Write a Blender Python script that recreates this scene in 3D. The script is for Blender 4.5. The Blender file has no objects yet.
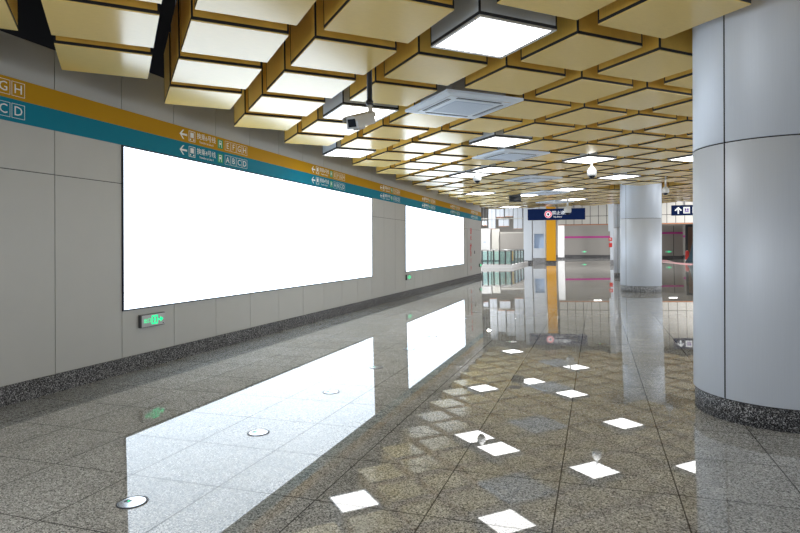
import bpy, bmesh, math, random
from mathutils import Matrix, Vector
random.seed(7)
SC = bpy.context.scene
COL = SC.collection
PI = math.pi

# ------------------------------------------------------------------ camera
THETA = 0.3285                      # the wall runs 18.8 degrees right of the view
cam_d = bpy.data.cameras.new('camera')
cam_d.sensor_width = 36.0
cam_d.lens = 576.7 / 800 * 36.0
cam_d.shift_y = -20.3 / 800
cam_d.clip_start = 0.05
cam_d.clip_end = 300
cam = bpy.data.objects.new('camera', cam_d)
COL.objects.link(cam)
cam.matrix_world = (Matrix.Translation((0, 0, 1.5)) @ Matrix.Rotation(THETA, 4, 'Z')
                    @ Matrix.Rotation(PI / 2, 4, 'X') @ Matrix.Rotation(-0.0029, 4, 'Z'))
SC.camera = cam

# ------------------------------------------------------------------ world and light
world = bpy.data.worlds.new('world')
SC.world = world
world.use_nodes = True
world.node_tree.nodes['Background'].inputs[0].default_value = (0.85, 0.9, 1.0, 1)
world.node_tree.nodes['Background'].inputs[1].default_value = 0.25
SC.view_settings.view_transform = 'Standard'
SC.view_settings.look = 'None'
SC.view_settings.gamma = 1.0
SC.view_settings.use_curve_mapping = False
SC.view_settings.exposure = 0.12

BILLBOARD = 2.9                     # radiance of the lit advertising panels
LAMP = 6.5                         # radiance of the ceiling light boxes


def area(name, x, y, z, sx, sy, watts, color=(1, 0.99, 0.97)):
    l = bpy.data.lights.new(name, 'AREA')
    l.shape = 'RECTANGLE'
    l.size, l.size_y = sx, sy
    l.energy = watts
    l.color = color
    o = bpy.data.objects.new(name, l)
    o.location = (x, y, z)
    COL.objects.link(o)
    return o


# added fill lights at ceiling height, unseen behind the camera and to the right
for x, y, watts in ((-2.5, -1.2, 85), (1.5, -2.0, 30), (5.0, 0.5, 22), (8.0, 4.5, 50), (7.5, 10.0, 60), (6.5, 16.0, 60), (7.0, 23.0, 60)):
    area('ceiling_fill_light', x, y, 3.2, 0.8, 0.8, watts)
# added unseen fill lights: opposite wall, near end of this wall, behind the camera
for x, y, rz, length, watts in ((12.9, 6, PI / 2, 8, 420), (12.9, 17, PI / 2, 8, 420), (12.9, 27, PI / 2, 6, 250), (-5.2, -2.5, -PI / 2, 6.5, 200), (-0.5, -7.8, 0, 8, 110)):
    o = area('wall_fill_light', x, y, 1.7, length, 2.0, watts, (0.9, 0.955, 1.0))
    o.rotation_euler = (PI / 2, 0, rz)
# added fill lights that brighten the high hall at the far end
for x, y, watts in ((-10.5, 36, 800), (8.0, 34, 850), (-10.5, 46, 650), (8.0, 45, 850), (-1.2, 38, 480), (-10.0, 56, 600)):
    area('far_hall_fill_light', x, y, 6.6, 0.6, 0.3, watts, (1, 0.99, 0.98))
for x in (-8, -1, 6):
    area('far_hall_fill_light', x, 61, 6.0, 0.6, 0.3, 640, (1, 0.99, 0.98))

# ------------------------------------------------------------------ helpers
TILT = 0.0136                       # the floor and the ceiling rise a little away from the wall
FLAT = []                           # top-level objects that follow that slope


def mat(name, color, rough=0.5, metal=0.0, spec=0.5, emit=None, strength=0.0, coat=0.0):
    m = bpy.data.materials.new(name)
    m.use_nodes = True
    b = m.node_tree.nodes['Principled BSDF']
    b.inputs['Base Color'].default_value = (*color, 1)
    b.inputs['Roughness'].default_value = rough
    b.inputs['Metallic'].default_value = metal
    b.inputs['Specular IOR Level'].default_value = spec
    b.inputs['Coat Weight'].default_value = coat
    b.inputs['Coat Roughness'].default_value = 0.06
    if emit:
        b.inputs['Emission Color'].default_value = (*emit, 1)
        b.inputs['Emission Strength'].default_value = strength
    return m


def nodes(m):
    nt = m.node_tree
    return nt, nt.nodes, nt.links, nt.nodes['Principled BSDF']


def math_node(N, L, op, a, b=None, c=None):
    n = N.new('ShaderNodeMath')
    n.operation = op
    for i, v in enumerate((a, b, c)):
        if v is None:
            continue
        if isinstance(v, (int, float)):
            n.inputs[i].default_value = v
        else:
            L.new(v, n.inputs[i])
    return n.outputs[0]


def mix_color(N, L, fac, a, b, mode='MIX'):
    n = N.new('ShaderNodeMix')
    n.data_type = 'RGBA'
    n.blend_type = mode
    for s, v in ((0, fac), (6, a), (7, b)):
        if isinstance(v, (int, float)):
            n.inputs[s].default_value = v
        elif isinstance(v, tuple):
            n.inputs[s].default_value = (*v, 1)
        else:
            L.new(v, n.inputs[s])
    return n.outputs[2]


def ramp(N, L, src, stops, interp='LINEAR'):
    r = N.new('ShaderNodeValToRGB')
    r.color_ramp.interpolation = interp
    e = r.color_ramp.elements
    while len(e) < len(stops):
        e.new(0.5)
    for k, (p, c) in enumerate(stops):
        e[k].position = p
        e[k].color = (*c, 1)
    L.new(src, r.inputs[0])
    return r.outputs[0]


def granite(name, stops, scale=150, rough=0.06, tiles=False, spec=0.5):
    m = mat(name, (0.3, 0.3, 0.3), rough, spec=spec)
    nt, N, L, B = nodes(m)
    tc = N.new('ShaderNodeTexCoord')
    v = N.new('ShaderNodeTexVoronoi')
    v.inputs['Scale'].default_value = scale
    L.new(tc.outputs['Object'], v.inputs['Vector'])
    sep = N.new('ShaderNodeSeparateColor')
    L.new(v.outputs['Color'], sep.inputs[0])
    col = ramp(N, L, sep.outputs[0], stops, 'CONSTANT')
    big = N.new('ShaderNodeTexNoise')
    big.inputs['Scale'].default_value = 3.0
    big.inputs['Detail'].default_value = 5.0
    L.new(tc.outputs['Object'], big.inputs['Vector'])
    f = ramp(N, L, big.outputs[0], [(0.3, (0.88, 0.88, 0.88)), (0.7, (1.08, 1.08, 1.08))])
    col = mix_color(N, L, 1.0, col, f, 'MULTIPLY')
    if tiles:
        xyz = N.new('ShaderNodeSeparateXYZ')
        L.new(tc.outputs['Object'], xyz.inputs[0])
        tx = math_node(N, L, 'DIVIDE', math_node(N, L, 'ADD', xyz.outputs[0], 0.87), 0.655)
        ty = math_node(N, L, 'DIVIDE', math_node(N, L, 'ADD', xyz.outputs[1], -2.96), 0.657)
        lines = []
        for t in (tx, ty):
            fr = math_node(N, L, 'FRACT', t)
            d = math_node(N, L, 'ABSOLUTE', math_node(N, L, 'SUBTRACT', fr, 0.5))
            lines.append(math_node(N, L, 'GREATER_THAN', d, 0.4935))
        joint = math_node(N, L, 'MAXIMUM', lines[0], lines[1])
        # border course along the wall: cut tiles of a darker stone
        border = math_node(N, L, 'LESS_THAN', xyz.outputs[0], -4.64)
        bx = math_node(N, L, 'ABSOLUTE', math_node(N, L, 'ADD', xyz.outputs[0], 4.64))
        joint = math_node(N, L, 'MAXIMUM', joint, math_node(N, L, 'LESS_THAN', bx, 0.003))
        wn = N.new('ShaderNodeTexWhiteNoise')
        wn.noise_dimensions = '2D'
        cx = N.new('ShaderNodeCombineXYZ')
        L.new(math_node(N, L, 'FLOOR', tx), cx.inputs[0])
        L.new(math_node(N, L, 'FLOOR', ty), cx.inputs[1])
        L.new(cx.outputs[0], wn.inputs['Vector'])
        tint = ramp(N, L, wn.outputs['Value'], [(0, (0.93, 0.92, 0.90)), (1, (1.05, 1.05, 1.05))])
        col = mix_color(N, L, 1.0, col, tint, 'MULTIPLY')
        col = mix_color(N, L, border, col, mix_color(N, L, 1.0, col, (0.76, 0.79, 0.82), 'MULTIPLY'))
        col = mix_color(N, L, math_node(N, L, 'MULTIPLY', joint, 0.85), col, (0.03, 0.028, 0.025))
        L.new(math_node(N, L, 'MULTIPLY_ADD', joint, -0.4, 0.5), B.inputs['Specular IOR Level'])
        B.inputs['IOR'].default_value = 1.54
    L.new(col, B.inputs['Base Color'])
    return m


def brushed(name, color, rough=0.34, metal=0.6, amount=0.03, stretch=(40, 40, 0.6)):
    m = mat(name, color, rough, metal)
    nt, N, L, B = nodes(m)
    tc = N.new('ShaderNodeTexCoord')
    mp = N.new('ShaderNodeMapping')
    mp.inputs['Scale'].default_value = stretch
    L.new(tc.outputs['Object'], mp.inputs[0])
    n = N.new('ShaderNodeTexNoise')
    n.inputs['Scale'].default_value = 4
    n.inputs['Detail'].default_value = 4
    L.new(mp.outputs[0], n.inputs['Vector'])
    c = ramp(N, L, n.outputs[0], [(0.3, tuple(k * (1 - amount) for k in color)), (0.7, tuple(min(1, k * (1 + amount)) for k in color))])
    L.new(c, B.inputs['Base Color'])
    r = math_node(N, L, 'MULTIPLY_ADD', n.outputs[0], 0.08, rough - 0.04)
    L.new(r, B.inputs['Roughness'])
    return m


M = {}
M['floor'] = granite('polished_granite', [(0, (0.11, 0.11, 0.105)), (0.18, (0.28, 0.276, 0.258)), (0.42, (0.43, 0.425, 0.40)),
                                          (0.72, (0.57, 0.565, 0.54)), (0.91, (0.78, 0.775, 0.76))], 150, 0.012, True)
M['kick'] = granite('dark_granite', [(0, (0.012, 0.012, 0.014)), (0.32, (0.06, 0.06, 0.065)), (0.62, (0.15, 0.15, 0.155)),
                                     (0.86, (0.40, 0.40, 0.41))], 150, 0.5, spec=0.2)
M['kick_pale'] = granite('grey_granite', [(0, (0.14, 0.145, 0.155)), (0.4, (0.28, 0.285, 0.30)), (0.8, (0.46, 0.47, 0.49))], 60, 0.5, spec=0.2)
M['panel'] = brushed('grey_wall_panel', (0.45, 0.45, 0.435), 0.38, 0.0, 0.015, (1, 1, 1))
M['gap'] = mat('dark_joint', (0.02, 0.02, 0.022), 0.7)
M['void'] = mat('black_ceiling_void', (0.006, 0.006, 0.008), 0.9)
M['tan'] = brushed('tan_metal', (0.86, 0.63, 0.22), 0.17, 0.0, 0.03, (3, 22, 3))
M['tan'].node_tree.nodes['Principled BSDF'].inputs['IOR'].default_value = 1.5
M['tanside'] = brushed('saturated_side_metal', (0.80, 0.50, 0.10), 0.3, 0.0, 0.05, (3, 22, 3))  # box sides deeper and more saturated than the bottom panels
M['edge'] = mat('black_edge_shade_gasket', (0.008, 0.009, 0.014), 0.6)  # black for the painted shade strips on box edges and the lamp gaskets
M['lip'] = mat('silver_edge', (0.75, 0.78, 0.82), 0.3, 0.7)
M['lampbody'] = brushed('grey_lamp_metal', (0.56, 0.61, 0.66), 0.35, 0.1, 0.02)
M['diffuser'] = mat('lit_diffuser', (0.9, 0.9, 0.9), 0.5, emit=(1, 0.99, 0.975), strength=LAMP)
M['screen'] = mat('lit_advertising_face', (0.9, 0.9, 0.9), 0.4, emit=(0.74, 0.88, 1.03), strength=BILLBOARD)
M['blackframe'] = mat('black_frame', (0.012, 0.014, 0.03), 0.4)
M['ochre'] = mat('ochre_band', (0.50, 0.26, 0.004), 0.55, spec=0.15)
M['teal'] = mat('teal_band', (0.0, 0.20, 0.30), 0.55, spec=0.15)
M['white'] = mat('white_lettering', (0.85, 0.86, 0.86), 0.5)
M['green'] = mat('green_pictogram', (0.0, 0.33, 0.12), 0.5)
M['greenlit'] = mat('lit_green_sign', (0.0, 0.5, 0.2), 0.5, emit=(0.0, 1.0, 0.38), strength=0.95)
M['signgrey'] = mat('exit_sign_face', (0.46, 0.46, 0.47), 0.3)
M['signcase'] = mat('exit_sign_case', (0.10, 0.10, 0.105), 0.4, 0.4)
M['column'] = brushed('silver_column_cladding', (0.65, 0.70, 0.79), 0.42, 0.12, 0.015)
M['silver'] = mat('silver_metal', (0.6, 0.62, 0.65), 0.28, 0.9)
M['steel'] = mat('polished_steel', (0.55, 0.56, 0.58), 0.12, 1.0)
M['offwhite'] = mat('off_white_paint', (0.72, 0.73, 0.74), 0.35)
M['acwhite'] = mat('blue_white_plastic', (0.76, 0.84, 0.95), 0.3)
M['acgrille'] = mat('blue_grey_grille', (0.52, 0.61, 0.75), 0.45)
M['dark'] = mat('dark_plastic', (0.02, 0.021, 0.025), 0.35)
M['camera'] = mat('warm_grey_camera_housing', (0.52, 0.50, 0.46), 0.4)
M['glassdark'] = mat('black_lens_glass', (0.01, 0.015, 0.025), 0.05)
M['navy'] = mat('navy_sign', (0.004, 0.018, 0.085), 0.5, spec=0.15, emit=(0.004, 0.02, 0.12), strength=0.2)
M['litwhite'] = mat('lit_white_legend', (0.8, 0.8, 0.8), 0.5, emit=(0.9, 0.95, 1), strength=0.7)
M['litred'] = mat('lit_red_legend', (0.7, 0.02, 0.08), 0.5, emit=(1, 0.05, 0.15), strength=0.6)
M['purple'] = mat('purple_pictogram', (0.3, 0.12, 0.65), 0.5)
M['red'] = mat('red_lettering', (0.62, 0.03, 0.025), 0.5)
M['palewhite'] = mat('pale_blue_white_panel', (0.62, 0.68, 0.76), 0.4)
M['cream'] = mat('cream_white_panel', (0.62, 0.61, 0.57), 0.45)
M['yellow'] = mat('amber_yellow_panel', (0.83, 0.40, 0.008), 0.4)
M['farwall'] = mat('warm_grey_wall', (0.34, 0.325, 0.305), 0.5)
M['magenta'] = mat('magenta_stripe', (0.50, 0.03, 0.28), 0.5)
M['copper'] = mat('copper_edge', (0.55, 0.22, 0.10), 0.4, 0.4)
M['niche'] = mat('pale_blue_niche', (0.45, 0.58, 0.78), 0.4)
M['pink'] = mat('pink_stone_strip', (0.62, 0.33, 0.34), 0.2)
M['cloth'] = mat('dark_teal_cloth', (0.008, 0.03, 0.045), 0.8)
M['brown'] = mat('brown_board', (0.16, 0.09, 0.06), 0.6)


def glass(name):
    m = mat(name, (0.58, 0.84, 0.82), 0.03)
    m.node_tree.nodes['Principled BSDF'].inputs['Transmission Weight'].default_value = 0.9
    m.node_tree.nodes['Principled BSDF'].inputs['IOR'].default_value = 1.3
    return m


M['glass'] = glass('green_tinted_glass')


class MB:
    """collects shapes, links them as one mesh object"""

    def __init__(self):
        self.bm = bmesh.new()
        self.mats = []

    def mi(self, m):
        if m not in self.mats:
            self.mats.append(m)
        return self.mats.index(m)

    def box(self, x0, y0, z0, x1, y1, z1, m, mtx=None):
        vs = [self.bm.verts.new((x, y, z)) for x in (x0, x1) for y in (y0, y1) for z in (z0, z1)]
        k = self.mi(m)
        for f in ((0, 1, 3, 2), (4, 6, 7, 5), (0, 4, 5, 1), (2, 3, 7, 6), (0, 2, 6, 4), (1, 5, 7, 3)):
            fc = self.bm.faces.new([vs[i] for i in f])
            fc.material_index = k
        if mtx:
            bmesh.ops.transform(self.bm, matrix=mtx, verts=vs)
        return self

    def lathe(self, prof, m, n=24, mtx=None, a0=0, a1=2 * PI, closed=True):
        k = self.mi(m)
        full = closed and abs(a1 - a0 - 2 * PI) < 1e-6
        cnt = n if full else n + 1
        rings = []
        allv = []
        for r, z in prof:
            ring = [self.bm.verts.new((r * math.cos(a0 + (a1 - a0) * i / n), r * math.sin(a0 + (a1 - a0) * i / n), z)) for i in range(cnt)]
            rings.append(ring)
            allv += ring
        for a, b in zip(rings, rings[1:]):
            for i in range(n):
                j = (i + 1) % cnt
                f = self.bm.faces.new((a[i], a[j], b[j], b[i]))
                f.material_index = k
                f.smooth = True
        if full:
            for ring, flip in ((rings[0], True), (rings[-1], False)):
                f = self.bm.faces.new(ring[::-1] if flip else ring)
                f.material_index = k
        if mtx:
            bmesh.ops.transform(self.bm, matrix=mtx, verts=allv)
        return self

    def cyl(self, p, q, r, m, n=12):
        p, q = Vector(p), Vector(q)
        d = q - p
        mtx = Matrix.Translation(p) @ d.to_track_quat('Z', 'Y').to_matrix().to_4x4()
        return self.lathe([(r, 0), (r, d.length)], m, n, mtx)

    def prism(self, pts, z0, z1, m, mtx=None):
        k = self.mi(m)
        a = [self.bm.verts.new((x, y, z0)) for x, y in pts]
        b = [self.bm.verts.new((x, y, z1)) for x, y in pts]
        n = len(pts)
        fs = [self.bm.faces.new(a[::-1]), self.bm.faces.new(b)]
        for i in range(n):
            fs.append(self.bm.faces.new((a[i], a[(i + 1) % n], b[(i + 1) % n], b[i])))
        for f in fs:
            f.material_index = k
        if mtx:
            bmesh.ops.transform(self.bm, matrix=mtx, verts=a + b)
        return self

    def text(self, body, size, m, mtx, align='CENTER', depth=0.0015, bold=0.0):
        c = bpy.data.curves.new('t', 'FONT')
        c.body = body
        c.size = size
        c.align_x = align
        c.align_y = 'CENTER'
        c.resolution_u = 2
        c.extrude = depth
        c.offset = bold
        o = bpy.data.objects.new('t', c)
        COL.objects.link(o)
        dg = bpy.context.evaluated_depsgraph_get()
        dg.update()
        me = bpy.data.meshes.new_from_object(o.evaluated_get(dg))
        n0 = len(self.bm.verts)
        f0 = len(self.bm.faces)
        self.bm.from_mesh(me)
        self.bm.verts.ensure_lookup_table()
        self.bm.faces.ensure_lookup_table()
        bmesh.ops.transform(self.bm, matrix=mtx, verts=self.bm.verts[n0:])
        k = self.mi(m)
        self.bm.faces.ensure_lookup_table()
        for f in self.bm.faces[f0:]:
            f.material_index = k
        bpy.data.objects.remove(o)
        bpy.data.curves.remove(c)
        bpy.data.meshes.remove(me)
        return self

    def build(self, name, parent=None, bevel=0, normals=True):
        if normals:
            bmesh.ops.recalc_face_normals(self.bm, faces=self.bm.faces)
        if bevel:
            bmesh.ops.bevel(self.bm, geom=self.bm.edges[:], offset=bevel, segments=2, profile=0.6, affect='EDGES', clamp_overlap=True)
        me = bpy.data.meshes.new(name)
        self.bm.to_mesh(me)
        self.bm.free()
        for m in self.mats:
            me.materials.append(M[m])
        o = bpy.data.objects.new(name, me)
        COL.objects.link(o)
        if parent:
            o.parent = parent
        return o


def tag(o, label=None, cat=None, group=None, kind=None):
    if label:
        o['label'] = label
    if cat:
        o['category'] = cat
    if group:
        o['group'] = group
    if kind:
        o['kind'] = kind
    return o


def thing(name, label, cat, loc=(0, 0, 0), rz=0, group=None, flat=False):
    o = bpy.data.objects.new(name, None)
    o.empty_display_size = 0.1
    o.location = loc
    o.rotation_euler = (0, 0, rz)
    COL.objects.link(o)
    tag(o, label, cat, group)
    if flat:
        FLAT.append(o)
    return o


def copy_tree(o, parent=None):
    c = o.copy()
    COL.objects.link(c)
    if parent:
        c.parent = parent
    for ch in list(o.children):
        copy_tree(ch, c)
    return c


WALLMTX = Matrix(((0, 0, 1, 0), (1, 0, 0, 0), (0, 1, 0, 0), (0, 0, 0, 1)))   # text x -> +Y, text y -> +Z, facing +X
FACEMTX = Matrix(((1, 0, 0, 0), (0, 0, -1, 0), (0, 1, 0, 0), (0, 0, 0, 1)))  # text x -> +X, text y -> +Z, facing -Y

# ------------------------------------------------------------------ the hall: floor, walls, ceiling void
WX = -5.31
END = 27.8
P0, PW = 5.39, 0.8885
f = MB().box(-14, -8, -0.2, 14, 75, 0, 'floor').build('floor')
tag(f, kind='structure')
FLAT.append(f)

wall = MB()
wall.box(WX - 0.30, -8, -0.3, WX - 0.012, 5.39, 3.54, 'gap')
wall.box(WX - 0.30, 5.39, -0.3, WX - 0.012, END - 0.01, 3.69, 'gap')
g = 0.004
B1, B2 = (P0, P0 + 9 * PW), (P0 + 12 * PW, 23.86)
joints = [P0 + k * PW for k in range(-15, 26)]
joints[-1] = END
seams = sorted(set([round(j, 4) for j in joints] + [23.86]))
seams = [s for s in seams if not (23.86 < s < 24.3)]
for a, b in zip(seams, seams[1:]):
    if not any(a >= q0 - 0.01 and b <= q1 + 0.01 for q0, q1 in (B1, B2)):
        wall.box(WX - 0.012, a + g, 0.15, WX, b - g, 2.25 - g, 'panel')
        wall.box(WX - 0.012, a + g, 2.25 + g, WX, b - g, 2.72, 'panel')
    else:
        wall.box(WX - 0.012, a + g, 0.15, WX, b - g, 0.80, 'panel')
    wall.box(WX - 0.012, a + g, 3.10, WX, b - g, 3.54 if b < 5.5 else 3.69, 'panel')
tag(wall.build('wall_left'), kind='structure')
bb = MB().box(WX - 0.01, -8, -0.03, WX + 0.022, END, 0.188, 'kick').build('baseboard_left')
tag(bb, kind='structure')
tag(MB().box(-14, -8.2, -0.3, 14, -8, 5.0, 'panel').build('wall_back'), kind='structure')
tag(MB().box(13, -8, -0.3, 13.2, 75, 7.0, 'panel').build('wall_right'), kind='structure')
tag(MB().box(-14.2, 28, -0.3, -14, 75, 7.0, 'cream').build('wall_far_left'), kind='structure')
c_ = MB().box(-14.5, -8.2, 5.0, 14.5, 28.7, 5.15, 'void').build('ceiling')
tag(MB().box(-14.5, 28.75, 7.0, 14.5, 75.2, 7.15, 'void').build('ceiling'), kind='structure')
tag(MB().box(-14.5, 28.66, 5.3, 14.5, 28.74, 7.0, 'void').build('wall_above_ceiling'), kind='structure')
tag(c_, kind='structure')
FLAT.append(c_)

# ------------------------------------------------------------------ lit advertising panels


def lightbox(y0, y1, label):
    t = thing('advertising_lightbox', label, 'lightbox', (WX, (y0 + y1) / 2, 0.74))
    h = (y1 - y0) / 2
    H = 1.966
    fr = MB()
    w = 0.016
    fr.box(-0.01, -h, 0, 0.018, h, w, 'blackframe')
    fr.box(-0.01, -h, H - w, 0.018, h, H, 'blackframe')
    fr.box(-0.01, -h, w, 0.018, -h + w, H - w, 'blackframe')
    fr.box(-0.01, h - w, w, 0.018, h, H - w, 'blackframe')
    tag(fr.build('frame', t), 'thin black frame')
    tag(MB().box(-0.009, -h + w, w, 0.012, h - w, H - w, 'screen').build('lit_face', t), 'blank white glowing face')
    return t


lightbox(B1[0], B1[1], 'long blank white glowing advertising panel, the larger and nearer of two on the grey wall')
lightbox(B2[0], B2[1], 'smaller blank white glowing advertising panel farther along the grey wall')

# ------------------------------------------------------------------ ochre and teal direction band
band = thing('direction_band', 'ochre and teal direction band with white lettering running along the grey wall', 'sign band', (WX, 0, 0))
for nm, z0, z1, m in (('teal_stripe', 2.708, 2.927, 'teal'), ('ochre_stripe', 2.927, 3.129, 'ochre')):
    tag(MB().box(0.0, -8, z0, 0.006, END - 0.002, z1, m).build(nm, band), 'ochre upper stripe' if m == 'ochre' else 'teal lower stripe')


def outline(mb, y0, z0, y1, z1, t, m, x=0.0062):
    mb.box(x, y0, z0, x + 0.0015, y1, z0 + t, m)
    mb.box(x, y0, z1 - t, x + 0.0015, y1, z1, m)
    mb.box(x, y0, z0 + t, x + 0.0015, y0 + t, z1 - t, m)
    mb.box(x, y1 - t, z0 + t, x + 0.0015, y1, z1 - t, m)


def legend(letters, line, zc):
    mb = MB()
    X = 0.0065

    def T(y, z):
        return Matrix.Translation((X, y, z)) @ WALLMTX
    mb.text('换乘%s号线' % line, 0.095, 'white', T(0.58, zc + 0.022))
    mb.text('Transfer to Line %s' % line, 0.043, 'white', T(0.58, zc - 0.052))
    o = mb.build('direction_legend', band)
    s = 0.075
    arrow = [(-s, 0), (-s * 0.1, s * 0.85), (s * 0.2, s * 0.85), (-s * 0.45, s * 0.17), (s, s * 0.17), (s, -s * 0.17), (-s * 0.45, -s * 0.17), (s * 0.2, -s * 0.85), (-s * 0.1, -s * 0.85)]
    MB().prism(arrow, -0.0008, 0.0012, 'white', T(0.09, zc)).build('arrow', o)
    # train pictogram in an outlined square
    mb = MB()
    outline(mb, 0.20, zc - 0.072, 0.335, zc + 0.072, 0.007, 'white')
    mb.box(X, 0.232, zc - 0.02, X + 0.0015, 0.303, zc + 0.05, 'white')
    mb.box(X, 0.222, zc - 0.055, X + 0.0015, 0.245, zc - 0.035, 'white')
    mb.box(X, 0.29, zc - 0.055, X + 0.0015, 0.313, zc - 0.035, 'white')
    mb.build('train_pictogram', o)
    for k, ch in enumerate(letters):
        mb = MB()
        y = 1.016 + 0.149 * k
        outline(mb, y, zc - 0.070, y + 0.134, zc + 0.070, 0.004, 'white')
        mb.text(ch, 0.128, 'white', T(y + 0.067, zc - 0.002), depth=0.001)
        mb.build('exit_letter', o)
    gq = MB()
    gq.box(0.0062, 0.84, zc - 0.066, 0.0072, 0.965, zc + 0.066, 'green')
    gi = gq.build('exit_pictogram', o)
    tag(gi, 'green square')
    w = MB()
    w.box(0.0073, 0.868, zc - 0.05, 0.0078, 0.88, zc + 0.05, 'white').box(0.0073, 0.925, zc - 0.05, 0.0078, 0.937, zc + 0.05, 'white')
    w.box(0.0073, 0.868, zc + 0.038, 0.0078, 0.937, zc + 0.05, 'white').box(0.0073, 0.885, zc - 0.01, 0.0078, 0.92, zc + 0.02, 'white')
    ww = w.build('pictogram_lines', None)
    # the pictogram lines belong to the green square
    bmv = bmesh.new()
    bmv.from_mesh(gi.data)
    n0 = len(bmv.faces)
    bmv.from_mesh(ww.data)
    bmv.faces.ensure_lookup_table()
    for fc in bmv.faces[n0:]:
        fc.material_index = 1
    bmv.to_mesh(gi.data)
    bmv.free()
    gi.data.materials.append(M['white'])
    bpy.data.objects.remove(ww)
    return o


la = legend('EFGH', '6', 3.029)
lb = legend('ABCD', '4', 2.816)
for k in range(7):
    y = 2.57 + 3.8 * k
    for src in (la, lb):
        o = src if k == 0 else copy_tree(src, band)
        o.location = (0, y, 0)

# ------------------------------------------------------------------ exit signs


def exit_sign(loc, label, length=0.41, mtx=None, parentrot=0):
    t = thing('exit_sign', label, 'exit sign', loc, parentrot)
    L2 = length / 2
    MB().box(-0.001, -L2, 0, 0.045, L2, 0.16, 'signcase').build('case', t, 0.004)
    MB().box(0.043, -L2 + 0.012, 0.008, 0.047, L2 - 0.004, 0.152, 'signgrey').build('face', t)
    mb = MB()
    X = 0.0478

    def T(y, z):
        return Matrix.Translation((X, y, z)) @ WALLMTX
    mb.text('出口', 0.062, 'greenlit', T(-0.105, 0.078))
    # doorway with a running figure
    outline(mb, -0.035, 0.028, 0.075, 0.138, 0.016, 'greenlit', X)
    man = [(-0.018, -0.04), (-0.004, -0.012), (-0.022, 0.004), (-0.012, 0.026), (0.006, 0.026), (0.022, 0.006), (0.01, -0.002), (0.02, -0.04), (0.006, -0.034), (0.002, -0.018), (-0.008, -0.04)]
    mb.prism(man, 0, 0.001, 'greenlit', T(0.02, 0.078))
    mb.prism([(0.011 * math.cos(a * PI / 4), 0.011 * math.sin(a * PI / 4)) for a in range(8)], 0, 0.001, 'greenlit', T(0.024, 0.114))
    mb.box(X, 0.075, 0.072, X + 0.001, 0.125, 0.088, 'greenlit')
    mb.prism([(0, -0.035), (0.05, 0), (0, 0.035)], 0, 0.001, 'greenlit', T(0.12, 0.08))
    tag(mb.build('green_legend', t), 'glowing green characters, running figure and arrow')
    MB().box(0.046, L2 - 0.045, 0.018, 0.05, L2 - 0.03, 0.030, 'dark').build('test_button', t)
    return t


exit_sign((WX, 5.85, 0.505), 'green lit exit sign below the near end of the larger advertising panel')
exit_sign((WX, 16.28, 0.50), 'small green lit exit sign on the wall below the smaller advertising panel')
exit_sign((WX, 27.45, 0.50), 'tiny green lit exit sign at the far end of the grey wall beside the railing')
exit_sign((-1.37, 69.999, 0.62), 'tiny green exit sign on the far warm grey wall under the magenta stripe', parentrot=-PI / 2).scale = (1, 1.5, 1.5)
exit_sign((7.54, 69.999, 0.55), 'tiny green exit sign on the far wall seen between the two round columns', parentrot=-PI / 2).scale = (1, 1.5, 1.5)

# ------------------------------------------------------------------ cabinet door with red characters at the end of the wall
t = thing('fire_cabinet_door', 'flush grey cabinet door with a column of red characters near the end of the wall', 'cabinet door', (WX, 25.4, 0.19))
MB().box(0, -0.78, 0.01, 0.012, 0.80, 2.03, 'panel').build('door_leaf', t, 0.003)
mb = MB()
for ch, z, s in (('消', 2.14, .2), ('火', 1.86, .17), ('栓', 1.40, .30), ('箱', 1.14, .17), ('1', .84, .2), ('9', .50, .2)):
    mb.text(ch, s * 1.35, 'red', Matrix.Translation((0.0135, -0.06, z - 0.19)) @ WALLMTX, bold=0.012)
tag(mb.build('red_lettering', t), 'column of red characters')
MB().box(0.012, 0.70, 0.95, 0.03, 0.73, 1.10, 'dark').build('handle', t)

# ------------------------------------------------------------------ round columns


def column(x, y, label, h=4.95, R=0.632, kick='kick'):
    t = thing('round_column', label, 'column', (x, y, 0))
    MB().lathe([(R - 0.03, 0.1), (R - 0.03, h)], 'gap', 48).build('core', t)
    gap = 0.006 / R
    for z0, z1 in ((0.176, 2.23), (2.24, h)):
        for k in range(2):
            a0 = math.radians(222 + 180 * k)
            m = MB()
            m.lathe([(R - 0.012, z0), (R - 0.003, z0), (R, z0 + 0.003), (R, z1 - 0.003), (R - 0.003, z1), (R - 0.012, z1)], 'column', 56, a0=a0 + gap, a1=a0 + PI - gap, closed=False)
            m.build('cladding_panel', t, normals=True)
    MB().lathe([(R - 0.02, -0.03), (R - 0.012, -0.03), (R - 0.012, 0.165), (R - 0.02, 0.17)], kick, 72).build('granite_kick', t)
    return t


column(1.445, 5.66, 'huge silver metal column at the right edge with a dark granite base')
column(1.30, 19.40, 'round silver metal column standing in the middle distance', R=0.60, kick='kick_pale')
column(1.37, 28.2, 'distant round column mostly hidden behind the left side of the mid-distance column', kick='kick_pale')

# ------------------------------------------------------------------ ceiling boxes on a grid turned 45 degrees to the wall
U0, V0, PITCH, S = 3.679, 0.518, 0.9862, 0.760
K = math.sqrt(0.5)
CZ = 3.20


def cell(i, j):
    u = U0 + i * PITCH + S / 2
    v = V0 + j * PITCH + S / 2
    return K * (v - u), K * (v + u)


def edge_shade(parent):  # black strips painted for the seam's gap shadow and dark corner outlines
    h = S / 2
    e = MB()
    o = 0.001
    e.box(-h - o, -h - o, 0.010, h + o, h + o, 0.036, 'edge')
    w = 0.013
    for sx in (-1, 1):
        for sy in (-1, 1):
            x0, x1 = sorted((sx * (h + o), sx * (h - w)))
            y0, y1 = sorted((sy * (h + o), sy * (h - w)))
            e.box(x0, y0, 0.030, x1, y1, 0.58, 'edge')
    e.build('edge_shade', parent)


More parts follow.
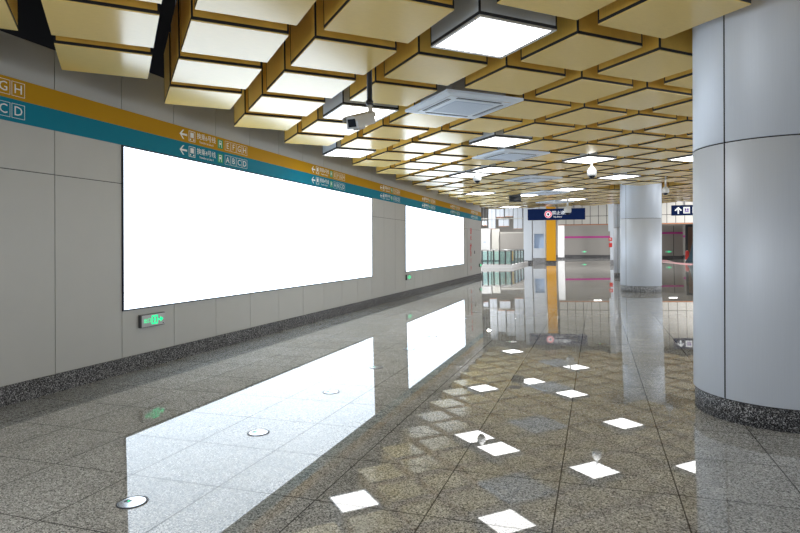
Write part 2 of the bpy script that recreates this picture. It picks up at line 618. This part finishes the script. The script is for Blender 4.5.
def hangers(parent):
    hg = MB()
    for sx, sy in ((-0.3, -0.3), (0.3, 0.3)):
        hg.cyl((sx, sy, 0.55), (sx, sy, 1.86), 0.006, 'silver', 6)
    hg.build('hanger_rod', parent)


def make_tan():
    t = thing('ceiling_box', 'tan', 'ceiling box')
    h = S / 2
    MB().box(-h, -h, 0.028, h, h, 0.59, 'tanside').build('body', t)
    MB().box(-h, -h, 0.0, h, h, 0.012, 'tan').build('bottom_panel', t, 0.0025)
    edge_shade(t)
    hangers(t)
    return t


def make_lamp():
    t = thing('ceiling_light_box', 'lamp', 'ceiling lamp')
    h = S / 2
    MB().box(-h, -h, 0.028, h, h, 0.59, 'lampbody').build('body', t)
    fr = MB()
    w = 0.022
    fr.box(-h, -h, -0.002, h, -h + w, 0.012, 'lip').box(-h, h - w, -0.002, h, h, 0.012, 'lip')
    fr.box(-h, -h + w, -0.002, -h + w, h - w, 0.012, 'lip').box(h - w, -h + w, -0.002, h, h - w, 0.012, 'lip')
    fr.build('rim', t)
    fi = MB()
    a, b = h - w, h - w - 0.010
    fi.box(-a, -a, 0.002, a, -b, 0.0105, 'edge').box(-a, b, 0.002, a, a, 0.0105, 'edge')
    fi.box(-a, -b, 0.002, -b, b, 0.0105, 'edge').box(b, -b, 0.002, a, b, 0.0105, 'edge')
    fi.build('gasket', t)
    tag(MB().box(-b, -b, 0.003, b, b, 0.0103, 'diffuser').build('diffuser', t), 'glowing white diffuser')
    edge_shade(t)
    hangers(t)
    return t


def make_ac():
    t = thing('air_conditioning_cassette', 'ac', 'air conditioner')
    h = 0.53
    MB().box(-0.38, -0.38, 0.02, 0.38, 0.38, 0.34, 'signgrey').build('casing', t)
    p = MB()
    # bevelled face plate with a raised middle
    def ring(a, za, b, zb):
        va = [p.bm.verts.new((x * a, y * a, za)) for x, y in ((-1, -1), (1, -1), (1, 1), (-1, 1))]
        vb = [p.bm.verts.new((x * b, y * b, zb)) for x, y in ((-1, -1), (1, -1), (1, 1), (-1, 1))]
        k = p.mi('acwhite')
        for i in range(4):
            fc = p.bm.faces.new((va[i], va[(i + 1) % 4], vb[(i + 1) % 4], vb[i]))
            fc.material_index = k
        return vb
    ring(h, 0.035, h, 0.005)
    ring(h, 0.005, h - 0.03, -0.004)
    ring(h - 0.03, -0.004, h - 0.09, -0.010)
    last = ring(h - 0.10, -0.010, 0.30, -0.014)
    fc = p.bm.faces.new(last[::-1])
    p.build('face_plate', t)
    gr = MB()
    gr.box(-0.27, -0.27, -0.018, 0.27, 0.27, -0.013, 'acgrille')
    for k in range(22):
        y = -0.255 + k * 0.0243
        gr.box(-0.262, y - 0.004, -0.021, 0.262, y + 0.004, -0.0175, 'acwhite')
    gr.build('intake_grille', t)
    for k in range(4):
        m = Matrix.Rotation(k * PI / 2, 4, 'Z')
        v = MB().box(-0.31, 0.35, -0.0155, 0.31, 0.395, -0.009, 'dark', m)
        v.box(-0.30, 0.37, -0.019, 0.30, 0.376, -0.0154, 'acgrille', m)
        o = v.build('air_outlet', t)
        tag(o, 'dark slot')
    hangers(t)
    return t


LAMPS = {(0, 2): 'large square light box nearest the camera, glowing in the ceiling left of the big column',
         (3, 2): 'square light box directly behind the hanging bullet camera',
         (6, 3): 'light box touching the wall side, above the second set of band lettering',
         (4, 5): 'square light box just nearer than the second air conditioning cassette',
         (7, 7): 'light box right behind the left dome camera, the right one of a touching pair',
         (8, 7): 'light box right behind the left dome camera, the left one of a touching pair',
         (5, 8): 'square light box directly above the white dome camera near the ceiling middle',
         (7, 11): 'light box just in front of the top of the mid-distance round column',
         (4, 10): 'light box partly cut off by the left edge of the huge column',
         (10, 12): 'distant light box up the hall, left of the mid-distance column top',
         (12, 10): 'distant light box nearest the wall among the far lamps',
         (12, 12): 'distant light box above the dark hanging monitor, right of it',
         (17, 15): 'farthest light box on the left, just above the far white panels',
         (13, 15): 'far light box just above the navy no-entry sign'}
ACS = {(2, 3): 'large blue white air conditioning cassette nearest the camera beside the bullet camera',
       (5, 6): 'blue white air conditioning cassette, second from the camera, behind a square light box',
       (8, 9): 'blue white air conditioning cassette, third from the camera, flat in the tan boxes',
       (11, 12): 'blue white air conditioning cassette, fourth from the camera, very foreshortened',
       (14, 15): 'farthest blue white air conditioning cassette near the end of the box ceiling'}
ORD = ['first', 'second', 'third', 'fourth', 'fifth', 'sixth', 'seventh', 'eighth', 'ninth', 'tenth', 'eleventh', 'twelfth',
       'thirteenth', 'fourteenth', 'fifteenth']
cz, sz = math.cos(THETA), math.sin(THETA)


def seen(x, y):
    Z = -x * sz + y * cz
    X = x * cz + y * sz
    if Z < 3.0:
        return None
    return 400 + 576.7 * X / Z, 246 - 576.7 * (1.70 + TILT * (x + 5.27)) / Z, Z


protos = {}
makers = {'tan': make_tan, 'lamp': make_lamp, 'ac': make_ac}
COLS = [(1.445, 5.66), (1.30, 19.40), (1.37, 28.2)]
for i in range(-8, 40):
    for j in range(-8, 40):
        if i - j > 3:
            continue
        x, y = cell(i, j)
        if y > 27.2:
            continue
        s_ = seen(x, y)
        if s_ is None:
            continue
        half = 576.7 * 0.60 / s_[2]
        if s_[0] + half < -60 or s_[0] - half > 740 or s_[1] + half < -60:
            continue
        # a box is left out where a column passes through the ceiling
        if any(math.hypot(x - a, y - b) < 0.632 + 0.40 for a, b in COLS):
            continue
        kind = 'lamp' if (i, j) in LAMPS else 'ac' if (i, j) in ACS else 'tan'
        if kind not in protos:
            o = protos[kind] = makers[kind]()
        else:
            o = copy_tree(protos[kind])
        FLAT.append(o)
        o.location = (x, y, CZ)
        o.rotation_euler = (0, 0, PI / 4)
        if kind == 'ac':
            o.location = (x - 0.035, y + 0.035, CZ - 0.025)
        if kind == 'lamp':
            tag(o, LAMPS[(i, j)], group='square light boxes in the ceiling')
        elif kind == 'ac':
            tag(o, ACS[(i, j)], group='air conditioning cassettes in the ceiling')
        else:
            n = j + 3 - i
            if j <= 7 and n < 12 and j >= -2:
                lab = 'tan metal ceiling box, %s from the wall in the %s diagonal row from the left' % (ORD[n], ORD[j + 2])
            elif j < -2:
                lab = 'tan metal ceiling box cut off by the upper left corner of the view'
            elif j <= 7:
                lab = 'tan metal ceiling box far from the wall at the inner end of a near diagonal row'
            elif n == 0:
                lab = 'small distant tan ceiling box touching the grey wall above the band'
            else:
                lab = 'small distant tan ceiling box in the far part of the ceiling, away from the wall'
            tag(o, lab, group='tan metal boxes hanging from the ceiling' if j <= 7 else ('distant tan boxes along the wall' if n == 0 else 'distant tan boxes in the far ceiling'))
for kind, o in protos.items():
    pass

# silver carrying rails up in the dark gaps
for k, (j, y0, y1) in enumerate(((-0.5, 4.2, 9.0), (-0.42, 3.4, 7.5))):
    pass
for n_, (a, b, lab) in enumerate((((-3.62, 3.05, 3.78), (-4.62, 4.05, 3.78), 'thin silver rail in the dark gap between the first ceiling rows, upper one'),
                                  ((-3.25, 4.12, 3.72), (-4.35, 5.18, 3.72), 'thin silver rail in the dark gap between the first ceiling rows, lower one'))):
    o = MB().cyl(a, b, 0.011, 'silver', 8).build('ceiling_rail')
    tag(o, lab, 'rail', 'silver rails in the ceiling void')

# ------------------------------------------------------------------ bullet camera on its black pole
t = thing('bullet_camera', 'beige bullet security camera hanging on a black pole below the tan boxes', 'security camera', (-2.235, 5.587, 2.875))
t.scale = (1.08, 1.08, 1.08)
MB().cyl((0, 0, 0.06), (0, 0, 1.2), 0.026, 'dark', 16).lathe([(0.036, 0.05), (0.036, 0.09)], 'dark', 16).build('pole', t)
fwd = Vector((-sz, cz, 0))
rgt = Vector((cz, sz, 0))
axis = (-0.175 * rgt - 0.33 * fwd - 0.12 * Vector((0, 0, 1))).normalized()
side = axis.cross(Vector((0, 0, 1))).normalized()
up = side.cross(axis)
rot = Matrix((side, axis, up)).transposed().to_4x4()
cb = Matrix.Translation((-0.022, 0.016, -0.078)) @ rot
L_ = 0.325
mb = MB()
mb.prism([(-0.058, -0.052), (0.058, -0.052), (0.062, -0.03), (0.062, 0.03), (0.05, 0.052), (-0.05, 0.052), (-0.062, 0.03), (-0.062, -0.03)], 0, L_, 'camera', cb @ Matrix(((1, 0, 0, 0), (0, 0, 1, -0.03), (0, 1, 0, 0), (0, 0, 0, 1))))
mb.build('housing', t, 0.004)
MB().prism([(-0.074, 0.015), (-0.066, 0.058), (-0.03, 0.070), (0.03, 0.070), (0.066, 0.058), (0.074, 0.015), (0.070, 0.015), (0.060, 0.052), (-0.060, 0.052), (-0.070, 0.015)],
           0, L_ + 0.06, 'camera', cb @ Matrix(((1, 0, 0, 0), (0, 0, 1, -0.04), (0, 1, 0, 0), (0, 0, 0, 1)))).build('sun_shield', t)
mb = MB().box(-0.06, L_ - 0.03, -0.054, 0.06, L_ - 0.022, 0.054, 'silver', cb)
mb.build('front_bezel', t)
tag(MB().box(-0.042, L_ - 0.024, -0.038, 0.042, L_ - 0.018, 0.036, 'glassdark', cb).build('lens_window', t), 'black square window')
MB().box(-0.035, 0.14, -0.075, 0.035, 0.24, -0.05, 'camera', cb).build('underside_latch', t)
MB().cyl((0, 0, 0.07), (0.01, 0.02, -0.03), 0.022, 'camera', 12).box(-0.012, -0.012, -0.03, 0.02, 0.02, 0.03, 'camera').build('bracket', t)


def dome_camera(x, y, z, ztop, label, s=1.0):
    t = thing('dome_camera', label, 'security camera', (x, y, z), group='white dome cameras under the ceiling')
    MB().cyl((0, 0, 0.08 * s), (0, 0, ztop - z), 0.022 * s, 'offwhite', 12).build('pole', t)
    MB().lathe([(0.03 * s, 0.14 * s), (0.05 * s, 0.12 * s), (0.095 * s, 0.06 * s), (0.10 * s, 0.0), (0.094 * s, -0.03 * s), (0.08 * s, -0.055 * s)], 'offwhite', 24).build('housing', t)
    MB().lathe([(0.072 * s * math.cos(a), -0.05 * s - 0.06 * s * math.sin(a)) for a in (0, 0.3, 0.6, 0.9, 1.2, 1.5)], 'glassdark', 24).build('lens_dome', t)
    return t


dome_camera(-2.65, 13.4, 3.05, 3.25, 'white dome camera hanging in front of a touching pair of light boxes')
dome_camera(-0.09, 12.85, 2.96, 3.25, 'white dome camera hanging below a light box near the ceiling middle')
dome_camera(1.72, 16.6, 2.83, 3.25, 'small white dome camera just right of the mid-distance column', 0.9)
dome_camera(-1.00, 22.0, 2.72, 3.25, 'white dome camera hanging in front of the navy no-entry sign', 1.35)

# ------------------------------------------------------------------ hanging black monitor and the two navy signs
t = thing('hanging_monitor', 'small black monitor box hanging below the far ceiling near the wall end', 'monitor', (-2.64, 20, 2.98))
MB().box(-0.2, -0.06, 0, 0.2, 0.06, 0.22, 'dark').build('case', t, 0.008)
MB().cyl((0, 0, 0.2), (0, 0, 0.95), 0.015, 'dark', 8).build('pole', t)
tag(MB().box(-0.18, -0.064, 0.02, 0.18, -0.059, 0.2, 'glassdark').build('screen', t), 'glossy black screen')


def hanging_sign(x0, x1, y, z0, z1, label):
    t = thing('hanging_sign', label, 'sign', ((x0 + x1) / 2, y, z0), group='navy hanging direction signs')
    h = (x1 - x0) / 2
    H = z1 - z0
    MB().box(-h, -0.07, 0, h, 0.07, H, 'navy').build('sign_box', t, 0.01)
    for sx in (-0.6, 0.6):
        MB().cyl((sx * h, 0, H - 0.01), (sx * h, 0, 5.12 - z0), 0.02, 'silver', 8).build('hanger_pole', t)
    return t, h, H


t, h, H = hanging_sign(-3.09, -0.49, 27.9, 2.66, 3.19, 'wide navy hanging sign with a round red and white symbol and white characters')
mb = MB()
cx = -0.28
mb.text('禁止通行', 0.19, 'litwhite', Matrix.Translation((0.20, -0.074, H * 0.60)) @ FACEMTX)
mb.text('No Entry', 0.10, 'litwhite', Matrix.Translation((0.08, -0.074, H * 0.27)) @ FACEMTX)
mb.build('lettering', t)
R90 = Matrix.Rotation(PI / 2, 4, 'X')
rg = MB().lathe([(0.17, 0), (0.17, 0.006)], 'litwhite', 28, Matrix.Translation((cx - 0.07, -0.068, H / 2)) @ R90)
rg.lathe([(0.155, 0.006), (0.155, 0.010)], 'litred', 28, Matrix.Translation((cx - 0.07, -0.068, H / 2)) @ R90)
rg.lathe([(0.105, 0.010), (0.105, 0.013)], 'litwhite', 28, Matrix.Translation((cx - 0.07, -0.068, H / 2)) @ R90)
rg.lathe([(0.055, 0.013), (0.055, 0.016)], 'navy', 20, Matrix.Translation((cx - 0.07, -0.068, H / 2)) @ R90)
tag(rg.build('round_symbol', t), 'red ringed white disc')

t, h, H = hanging_sign(3.12, 5.6, 27.9, 2.68, 3.13, 'navy hanging sign with an upward arrow, partly hidden behind the huge column')
mb = MB()
ax = -h + 0.27


def TT(x, z=H / 2, yy=-0.073):
    return Matrix.Translation((x, yy, z)) @ FACEMTX


mb.prism([(0, 0.15), (0.15, 0.0), (0.10, -0.03), (0.03, 0.04), (0.03, -0.15), (-0.03, -0.15), (-0.03, 0.04), (-0.10, -0.03), (-0.15, 0.0)], 0, 0.003, 'litwhite', TT(ax))
for k in range(4):
    xx = ax + 0.33 + 0.36 * k
    mb.box(xx - 0.13, -0.076, H / 2 - 0.14, xx + 0.13, -0.071, H / 2 + 0.14, 'litwhite')
    mb.box(xx - 0.07, -0.079, H / 2 - 0.03, xx - 0.01, -0.0761, H / 2 + 0.08, 'purple')
    mb.box(xx + 0.02, -0.079, H / 2 - 0.03, xx + 0.08, -0.0761, H / 2 + 0.08, 'purple')
    mb.box(xx - 0.08, -0.079, H / 2 - 0.09, xx + 0.09, -0.0761, H / 2 - 0.05, 'purple')
mb.build('pictograms', t)

# ------------------------------------------------------------------ guide markers set in the floor
MARKS = [(-2.52, 2.63, 'nearest round steel marker in the floor, black ringed, at the lower left'),
         (-2.52, 3.93, 'second round steel floor marker from the camera, inside the reflected advertising panel'),
         (-2.53, 5.26, 'third round steel floor marker from the camera, inside the reflected advertising panel'),
         (-2.52, 6.50, 'fourth round steel floor marker from the camera, at the end of the reflected panel'),
         (-2.53, 7.80, 'fifth round steel floor marker from the camera, just left of the second reflected panel'),
         (-2.54, 9.05, 'sixth round steel floor marker, inside the left part of the second reflected panel'),
         (-2.54, 10.20, 'seventh round steel floor marker, inside the right part of the second reflected panel'),
         (-2.52, 11.40, 'eighth round steel floor marker, just past the second reflected panel'),
         (-2.53, 12.65, 'ninth round steel floor marker, farthest of the row along the wall'),
         (0.07, 8.86, 'dark round floor marker with a green dot, in front of the mid-distance column'),
         (-1.21, 8.74, 'dark round floor marker with a green dot, left of the middle of the floor')]
mk = None
for x, y, lab in MARKS:
    if mk is None:
        mk = o = thing('floor_marker', lab, 'floor marker', flat=True)
        mb = MB()
        mb.lathe([(0.086, 0.0), (0.086, 0.003), (0.074, 0.004), (0.073, 0.0)], 'dark', 36, closed=True)
        mb.build('ring', o)
        tag(MB().lathe([(0.0725, 0.0003), (0.0725, 0.0035)], 'steel', 36).build('plate', o), 'mirror polished steel disc')
        MB().prism([(-0.045, -0.02), (-0.015, -0.012), (-0.015, 0.014), (-0.045, 0.02), (-0.06, 0.0)], 0.0036, 0.0044, 'dark').build('arrow_inlay', o)
        tag(MB().prism([(-0.034, -0.006), (-0.020, -0.006), (-0.020, 0.006), (-0.034, 0.006)], 0.0045, 0.005, 'greenlit').build('green_dot', o), 'green lit dot')
    else:
        o = copy_tree(mk)
        FLAT.append(o)
    o.location = (x, y, 0.0)
    tag(o, lab, group='round markers set in the floor')
t = thing('floor_box', 'small dark square cover plate set in the floor right of centre', 'floor box', (-0.79, 5.94, 0), flat=True)
MB().box(-0.055, -0.055, 0, 0.055, 0.055, 0.003, 'signcase').build('cover', t)
MB().box(-0.02, -0.006, 0.003, 0.02, 0.006, 0.0045, 'dark').build('slot', t)

# ------------------------------------------------------------------ far end of the hall
FZ = 0.0
fw = MB().box(-14, 70, -0.3, 13, 70.3, 7.0, 'farwall').build('wall_far')
tag(fw, kind='structure')
tag(MB().box(-4.1, 69.97, 2.38, 13, 69.995, 2.60, 'magenta').build('trim_1'), kind='structure')
tag(MB().box(-12, 69.94, -0.05, 13, 69.99, 0.42, 'kick').build('baseboard_far'), kind='structure')


def panelled(name, label, x0, x1, y, z0, z1, joints_x, div, m='cream', lip=True):
    t = thing(name, label, 'bulkhead', ((x0 + x1) / 2, y, z0))
    c = (x0 + x1) / 2
    MB().box(x0 - c, 0.02, 0.0, x1 - c, 0.4, 6.884 - z0, 'gap').build('backing', t)
    mb = MB()
    xs = [x0] + [q for q in joints_x if x0 < q < x1] + [x1]
    for a, b in zip(xs, xs[1:]):
        for (p, q) in ((z0, div), (div, z1)):
            mb.box(a - c + 0.02, 0, p - z0 + 0.02, b - c - 0.02, 0.02, q - z0 - 0.02, m)
    mb.build('fascia_panels', t)
    if lip:
        tag(MB().box(x0 - c, -0.02, -0.06, x1 - c, 0.06, 0.0, 'copper').build('bottom_edge', t), 'copper coloured bottom edge')
    return t


panelled('bulkhead', 'cream panelled bulkhead with copper lower edge across the far opening behind the navy sign', -3.05, 9.5, 50.0, 3.14, 6.75,
         [-3.05 + 0.64 * k for k in range(1, 30)], 3.82)

t = thing('square_pillar', 'pale blue white square pillar between the far grey recess and the niche wall', 'pillar', (-5.54, 50, 0))
MB().box(-0.36, 0, 0.25, 0.33, 0.7, 6.9, 'palewhite').build('shaft', t, 0.01)
MB().box(-0.30, 0.01, -0.05, 0.32, 0.69, 0.25, 'kick').build('base', t)
t = thing('niche_wall', 'pale white wall block with a square blue niche beside the amber pillar', 'wall block', (-4.62, 50, 0))
mb = MB()
mb.box(-0.49, 0.05, 0.46, -0.40, 0.6, 6.9, 'palewhite').box(0.40, 0.05, 0.46, 0.55, 0.6, 6.9, 'palewhite')
mb.box(-0.40, 0.05, 0.46, 0.40, 0.6, 1.28, 'palewhite').box(-0.40, 0.05, 2.50, 0.40, 0.6, 6.9, 'palewhite')
mb.build('block', t)
tag(MB().box(-0.40, 0.35, 1.28, 0.40, 0.38, 2.50, 'niche').build('niche_back', t), 'pale blue niche')
MB().box(-0.49, 0.03, -0.05, 0.55, 0.6, 0.46, 'kick_pale').build('base', t)
t = thing('amber_pillar', 'bright amber yellow flat pillar below the navy sign', 'pillar', (-3.62, 49.9, 0))
MB().box(-0.38, 0, 0.22, 0.38, 0.5, 6.6, 'yellow').build('shaft', t, 0.01)
MB().box(-0.38, 0.02, -0.05, 0.38, 0.5, 0.22, 'kick').build('base', t)
t = thing('slim_white_pillar', 'slim white pillar just right of the amber pillar, farther back', 'pillar', (-3.66, 66, 0))
MB().box(-0.40, 0, 0.2, 0.30, 0.5, 4.5, 'offwhite').build('shaft', t, 0.01)
MB().box(-0.42, -0.01, -0.05, 0.32, 0.5, 0.2, 'kick').build('base', t)
t = thing('stepped_pillar', 'pale blue pillar, wider at the top, with red notices, left of the mid-distance column', 'pillar', (1.10, 45, 0))
MB().box(-0.28, 0, 2.47, 0.3, 0.6, 6.9, 'palewhite').build('upper_block', t, 0.01)
MB().box(-0.15, 0.02, 0.36, 0.3, 0.6, 2.47, 'palewhite').build('shaft', t, 0.01)
MB().box(-0.17, 0.0, -0.05, 0.3, 0.6, 0.36, 'kick_pale').build('base', t)
mb = MB()
mb.box(-0.26, -0.01, 1.75, -0.02, 0.03, 2.0, 'red').box(-0.24, -0.01, 1.30, -0.02, 0.03, 1.60, 'red')
mb.text('禁', 0.16, 'white', Matrix.Translation((-0.14, -0.013, 1.87)) @ FACEMTX)
tag(mb.build('red_notice', t), 'two small red notices')

# recess and hanging white boxes on the left of the far end
t = thing('white_partition', 'tall white partition panel at the left of the far opening, behind the glass railing', 'partition', (-10.9, 60, 0))
MB().box(-0.75, 0, 0.1, 0.38, 0.3, 3.4, 'offwhite').build('panel', t)
MB().box(-0.75, -0.01, -0.05, 0.38, 0.3, 0.1, 'kick').build('base', t)
MB().box(-0.30, -0.015, 1.90, -0.05, 0.0, 2.05, 'acgrille').build('small_notice', t)
t = thing('white_partition', 'white partition panel right of the tall one, beside the grey recess', 'partition', (-9.95, 60, 0))
MB().box(-0.38, 0, 0.1, 0.34, 0.3, 3.35, 'cream').build('panel', t)
MB().box(-0.38, -0.01, -0.05, 0.34, 0.3, 0.1, 'kick').build('base', t)
t = thing('recess_wall', 'warm grey recess wall between the white partitions and the square pillar', 'wall block', (-8.3, 60.2, 0))
MB().box(-1.2, 0, 0, 1.5, 0.3, 3.0, 'farwall').build('panel', t)
MB().box(-1.2, -0.02, 2.86, 1.5, 0.3, 2.93, 'cream').build('top_line', t)
HB = [(-8.90, -8.30, 3.05, 6.60, 'white hanging panel at the left above the partitions, full height'),
      (-8.22, -7.58, 4.05, 5.90, 'white hanging box, left one of two small ones'),
      (-7.46, -6.80, 4.08, 6.20, 'white hanging box, right one of two small ones'),
      (-6.74, -6.02, 3.00, 6.60, 'white hanging panel just left of the pale square pillar'),
      (-9.45, -9.05, 3.35, 3.75, 'small white box at the far left under the ceiling beside the wall end'),
      (-8.02, -7.15, 3.25, 3.85, 'low white hanging box above the grey recess')]
for x0, x1, z0, z1, lab in HB:
    t = thing('ceiling_baffle', lab, 'baffle', ((x0 + x1) / 2, 50, z0), group='white panels hanging at the far left')
    h = (x1 - x0) / 2
    MB().box(-h, 0, 0, h, 0.3, z1 - z0, 'palewhite').box(-0.008, -0.004, 0, 0.008, 0.0, z1 - z0, 'gap').build('panel_box', t)
    tag(MB().box(-h, -0.01, -0.03, h, 0.3, 0, 'copper').build('bottom_edge', t), 'copper edge')
    MB().cyl((-h * 0.6, 0.15, z1 - z0), (-h * 0.6, 0.15, 6.95 - z0), 0.015, 'silver', 6).cyl((h * 0.6, 0.15, z1 - z0), (h * 0.6, 0.15, 6.95 - z0), 0.015, 'silver', 6).build('hanger_rod', t)
o = MB().box(-9.6, 49.9, 3.76, -5.9, 49.95, 3.81, 'cream').build('horizontal_rail')
tag(o, 'thin pale horizontal rail across the white hanging panels', 'rail')

# glass railing round the stair opening
t = thing('glass_railing', 'glass railing with grey posts on a pale kerb beyond the end of the wall', 'railing', (-7.5, 39.5, 0))
kb = MB().prism([(0, 0), (2.05, 0), (2.15, 9.0), (1.95, 9.0), (1.85, 0.25), (0, 0.25)], -0.05, 0.24, 'offwhite')
tag(kb.build('kerb', t), 'pale stone kerb')
runs = [((0, 0.12), (2.0, 0.12), 5), ((2.0, 0.12), (2.06, 6.5), 4)]
mbs = MB()
for (a, b, n) in runs:
    for k in range(n + (1 if a[0] == 0 else 0)):
        ff = (k if a[0] == 0 else k + 1) / n
        px, py = a[0] + (b[0] - a[0]) * ff, a[1] + (b[1] - a[1]) * ff
        MB().box(px - 0.045, py - 0.045, 0.2, px + 0.045, py + 0.045, 1.22, 'signcase').build('post', t)
    for k in range(n):
        f0, f1 = (k + 0.08) / n, (k + 0.92) / n
        p = Vector((a[0] + (b[0] - a[0]) * f0, a[1] + (b[1] - a[1]) * f0, 0))
        q_ = Vector((a[0] + (b[0] - a[0]) * f1, a[1] + (b[1] - a[1]) * f1, 0))
        d = (q_ - p).normalized() * 0.5
        nrm = Vector((-d.y, d.x, 0)).normalized() * 0.006
        pts = [(v.x, v.y) for v in (p + nrm, p - nrm, q_ - nrm, q_ + nrm)]
        MB().prism(pts, 0.30, 1.16, 'glass').build('glass_panel', t)
MB().cyl((-0.05, 0.12, 1.25), (2.0, 0.12, 1.25), 0.03, 'silver', 10).cyl((2.0, 0.12, 1.25), (2.06, 6.5, 1.25), 0.03, 'silver', 10).build('handrail', t)

# right of the mid-distance column
t = thing('grey_partition', 'pale grey partition with a dark vertical joint between the two columns far back', 'partition', (6.9, 60, 0))
MB().box(-1.3, 0, 0.35, -0.02, 0.3, 3.2, 'farwall').box(0.03, 0, 0.35, 0.80, 0.3, 3.2, 'farwall').box(-0.02, 0.02, 0.0, 0.03, 0.3, 3.2, 'gap').build('panels', t)
tag(MB().box(-1.3, -0.02, 2.42, 0.80, 0.0, 2.60, 'magenta').build('magenta_stripe', t), 'magenta stripe')
MB().box(-1.3, -0.03, -0.1, 0.85, 0.3, 0.35, 'kick').build('base', t)
exit_b = exit_sign((6.45, 59.999, 0.62), 'tiny green lit exit sign between the columns on the far pale partition', parentrot=-PI / 2)
exit_b.scale = (1, 1.5, 1.5)
t = thing('service_door', 'dark open doorway frame with brown boards right of the grey partition, by the huge column', 'doorway', (8.0, 58, 0))
MB().box(-0.35, 0, 0, -0.15, 0.2, 3.2, 'dark').box(1.4, 0, 0, 1.6, 0.2, 3.2, 'dark').box(-0.15, 0, 3.0, 1.4, 0.2, 3.2, 'dark').build('frame', t)
tag(MB().box(-0.15, 0.1, 0, 1.4, 0.18, 3.0, 'brown').build('leaf', t), 'brown board')
MB().cyl((-0.45 + 0.1, -0.2, 0.35), (-0.35, -0.2, 0.9), 0.001, 'red', 6).build('edge_strip', t)
t = thing('red_canister', 'small red canister on the floor beside the dark draped shape', 'canister', (7.25, 54, 0.0))
MB().lathe([(0.13, 0.0), (0.15, 0.03), (0.15, 0.75), (0.10, 0.86), (0.04, 0.9)], 'red', 20).build('body', t)
tag(MB().lathe([(0.152, 0.02), (0.152, 0.12)], 'white', 20).build('foot_band', t), 'white band')
t = thing('draped_cover', 'dark teal draped shape on the floor, partly hidden by the huge column', 'cover', (7.30, 50.5, 0))
prof = [(0.62, -0.05), (0.55, 0.15), (0.38, 0.45), (0.27, 0.9), (0.2, 1.3), (0.12, 1.6), (0.02, 1.7)]
mb = MB().lathe(prof, 'cloth', 32)
for v in mb.bm.verts:
    a = math.atan2(v.co.y, v.co.x)
    k = 1 + 0.09 * math.sin(a * 7) * (1 - max(0, v.co.z) / 1.8)
    v.co.x *= k
    v.co.y *= k
mb.build('cloth', t)
o = MB().prism([(4.85, 50.5), (5.8, 59.0), (6.2, 59.0), (5.95, 50.5), (6.7, 46), (6.0, 43)], 0, 0.004, 'pink').build('floor_strip')
tag(o, 'pink stone strip in the floor at the far right between the columns', 'floor strip')
FLAT.append(o)
# narrow lamps behind the bulkhead
for x, y, z, lab in ((0.0, 56, 3.62, 'slim white lamp under the far ceiling left of the stepped pillar'), (6.3, 56, 3.30, 'slim white lamp under the far ceiling between the columns')):
    t = thing('linear_lamp', lab, 'lamp', (x, y, z), group='slim lamps at the far end')
    MB().box(-0.35, -0.08, 0.0, 0.35, 0.08, 0.05, 'offwhite').build('case', t)
    MB().box(-0.33, -0.085, -0.05, 0.33, 0.075, 0.0, 'diffuser').build('tube', t)
    MB().cyl((0, 0, 0.04), (0, 0, 6.95 - z), 0.015, 'silver', 6).build('hanger_rod', t)

# ------------------------------------------------------------------ lay the level things on the slight slope, stand the rest on it
bpy.context.view_layer.update()
R3 = Matrix.Rotation(-math.atan(TILT), 3, 'Y')
flat = set(FLAT)
for o in list(COL.objects):
    if o.parent or o.type in ('CAMERA', 'LIGHT'):
        continue
    if o in flat:
        k = TILT * (o.location.x + 5.27)
        o.rotation_euler = (R3 @ o.rotation_euler.to_matrix()).to_euler()
        o.location.z += k
    elif o.get('kind') != 'structure':
        o.location.z += TILT * (o.location.x + 5.27)
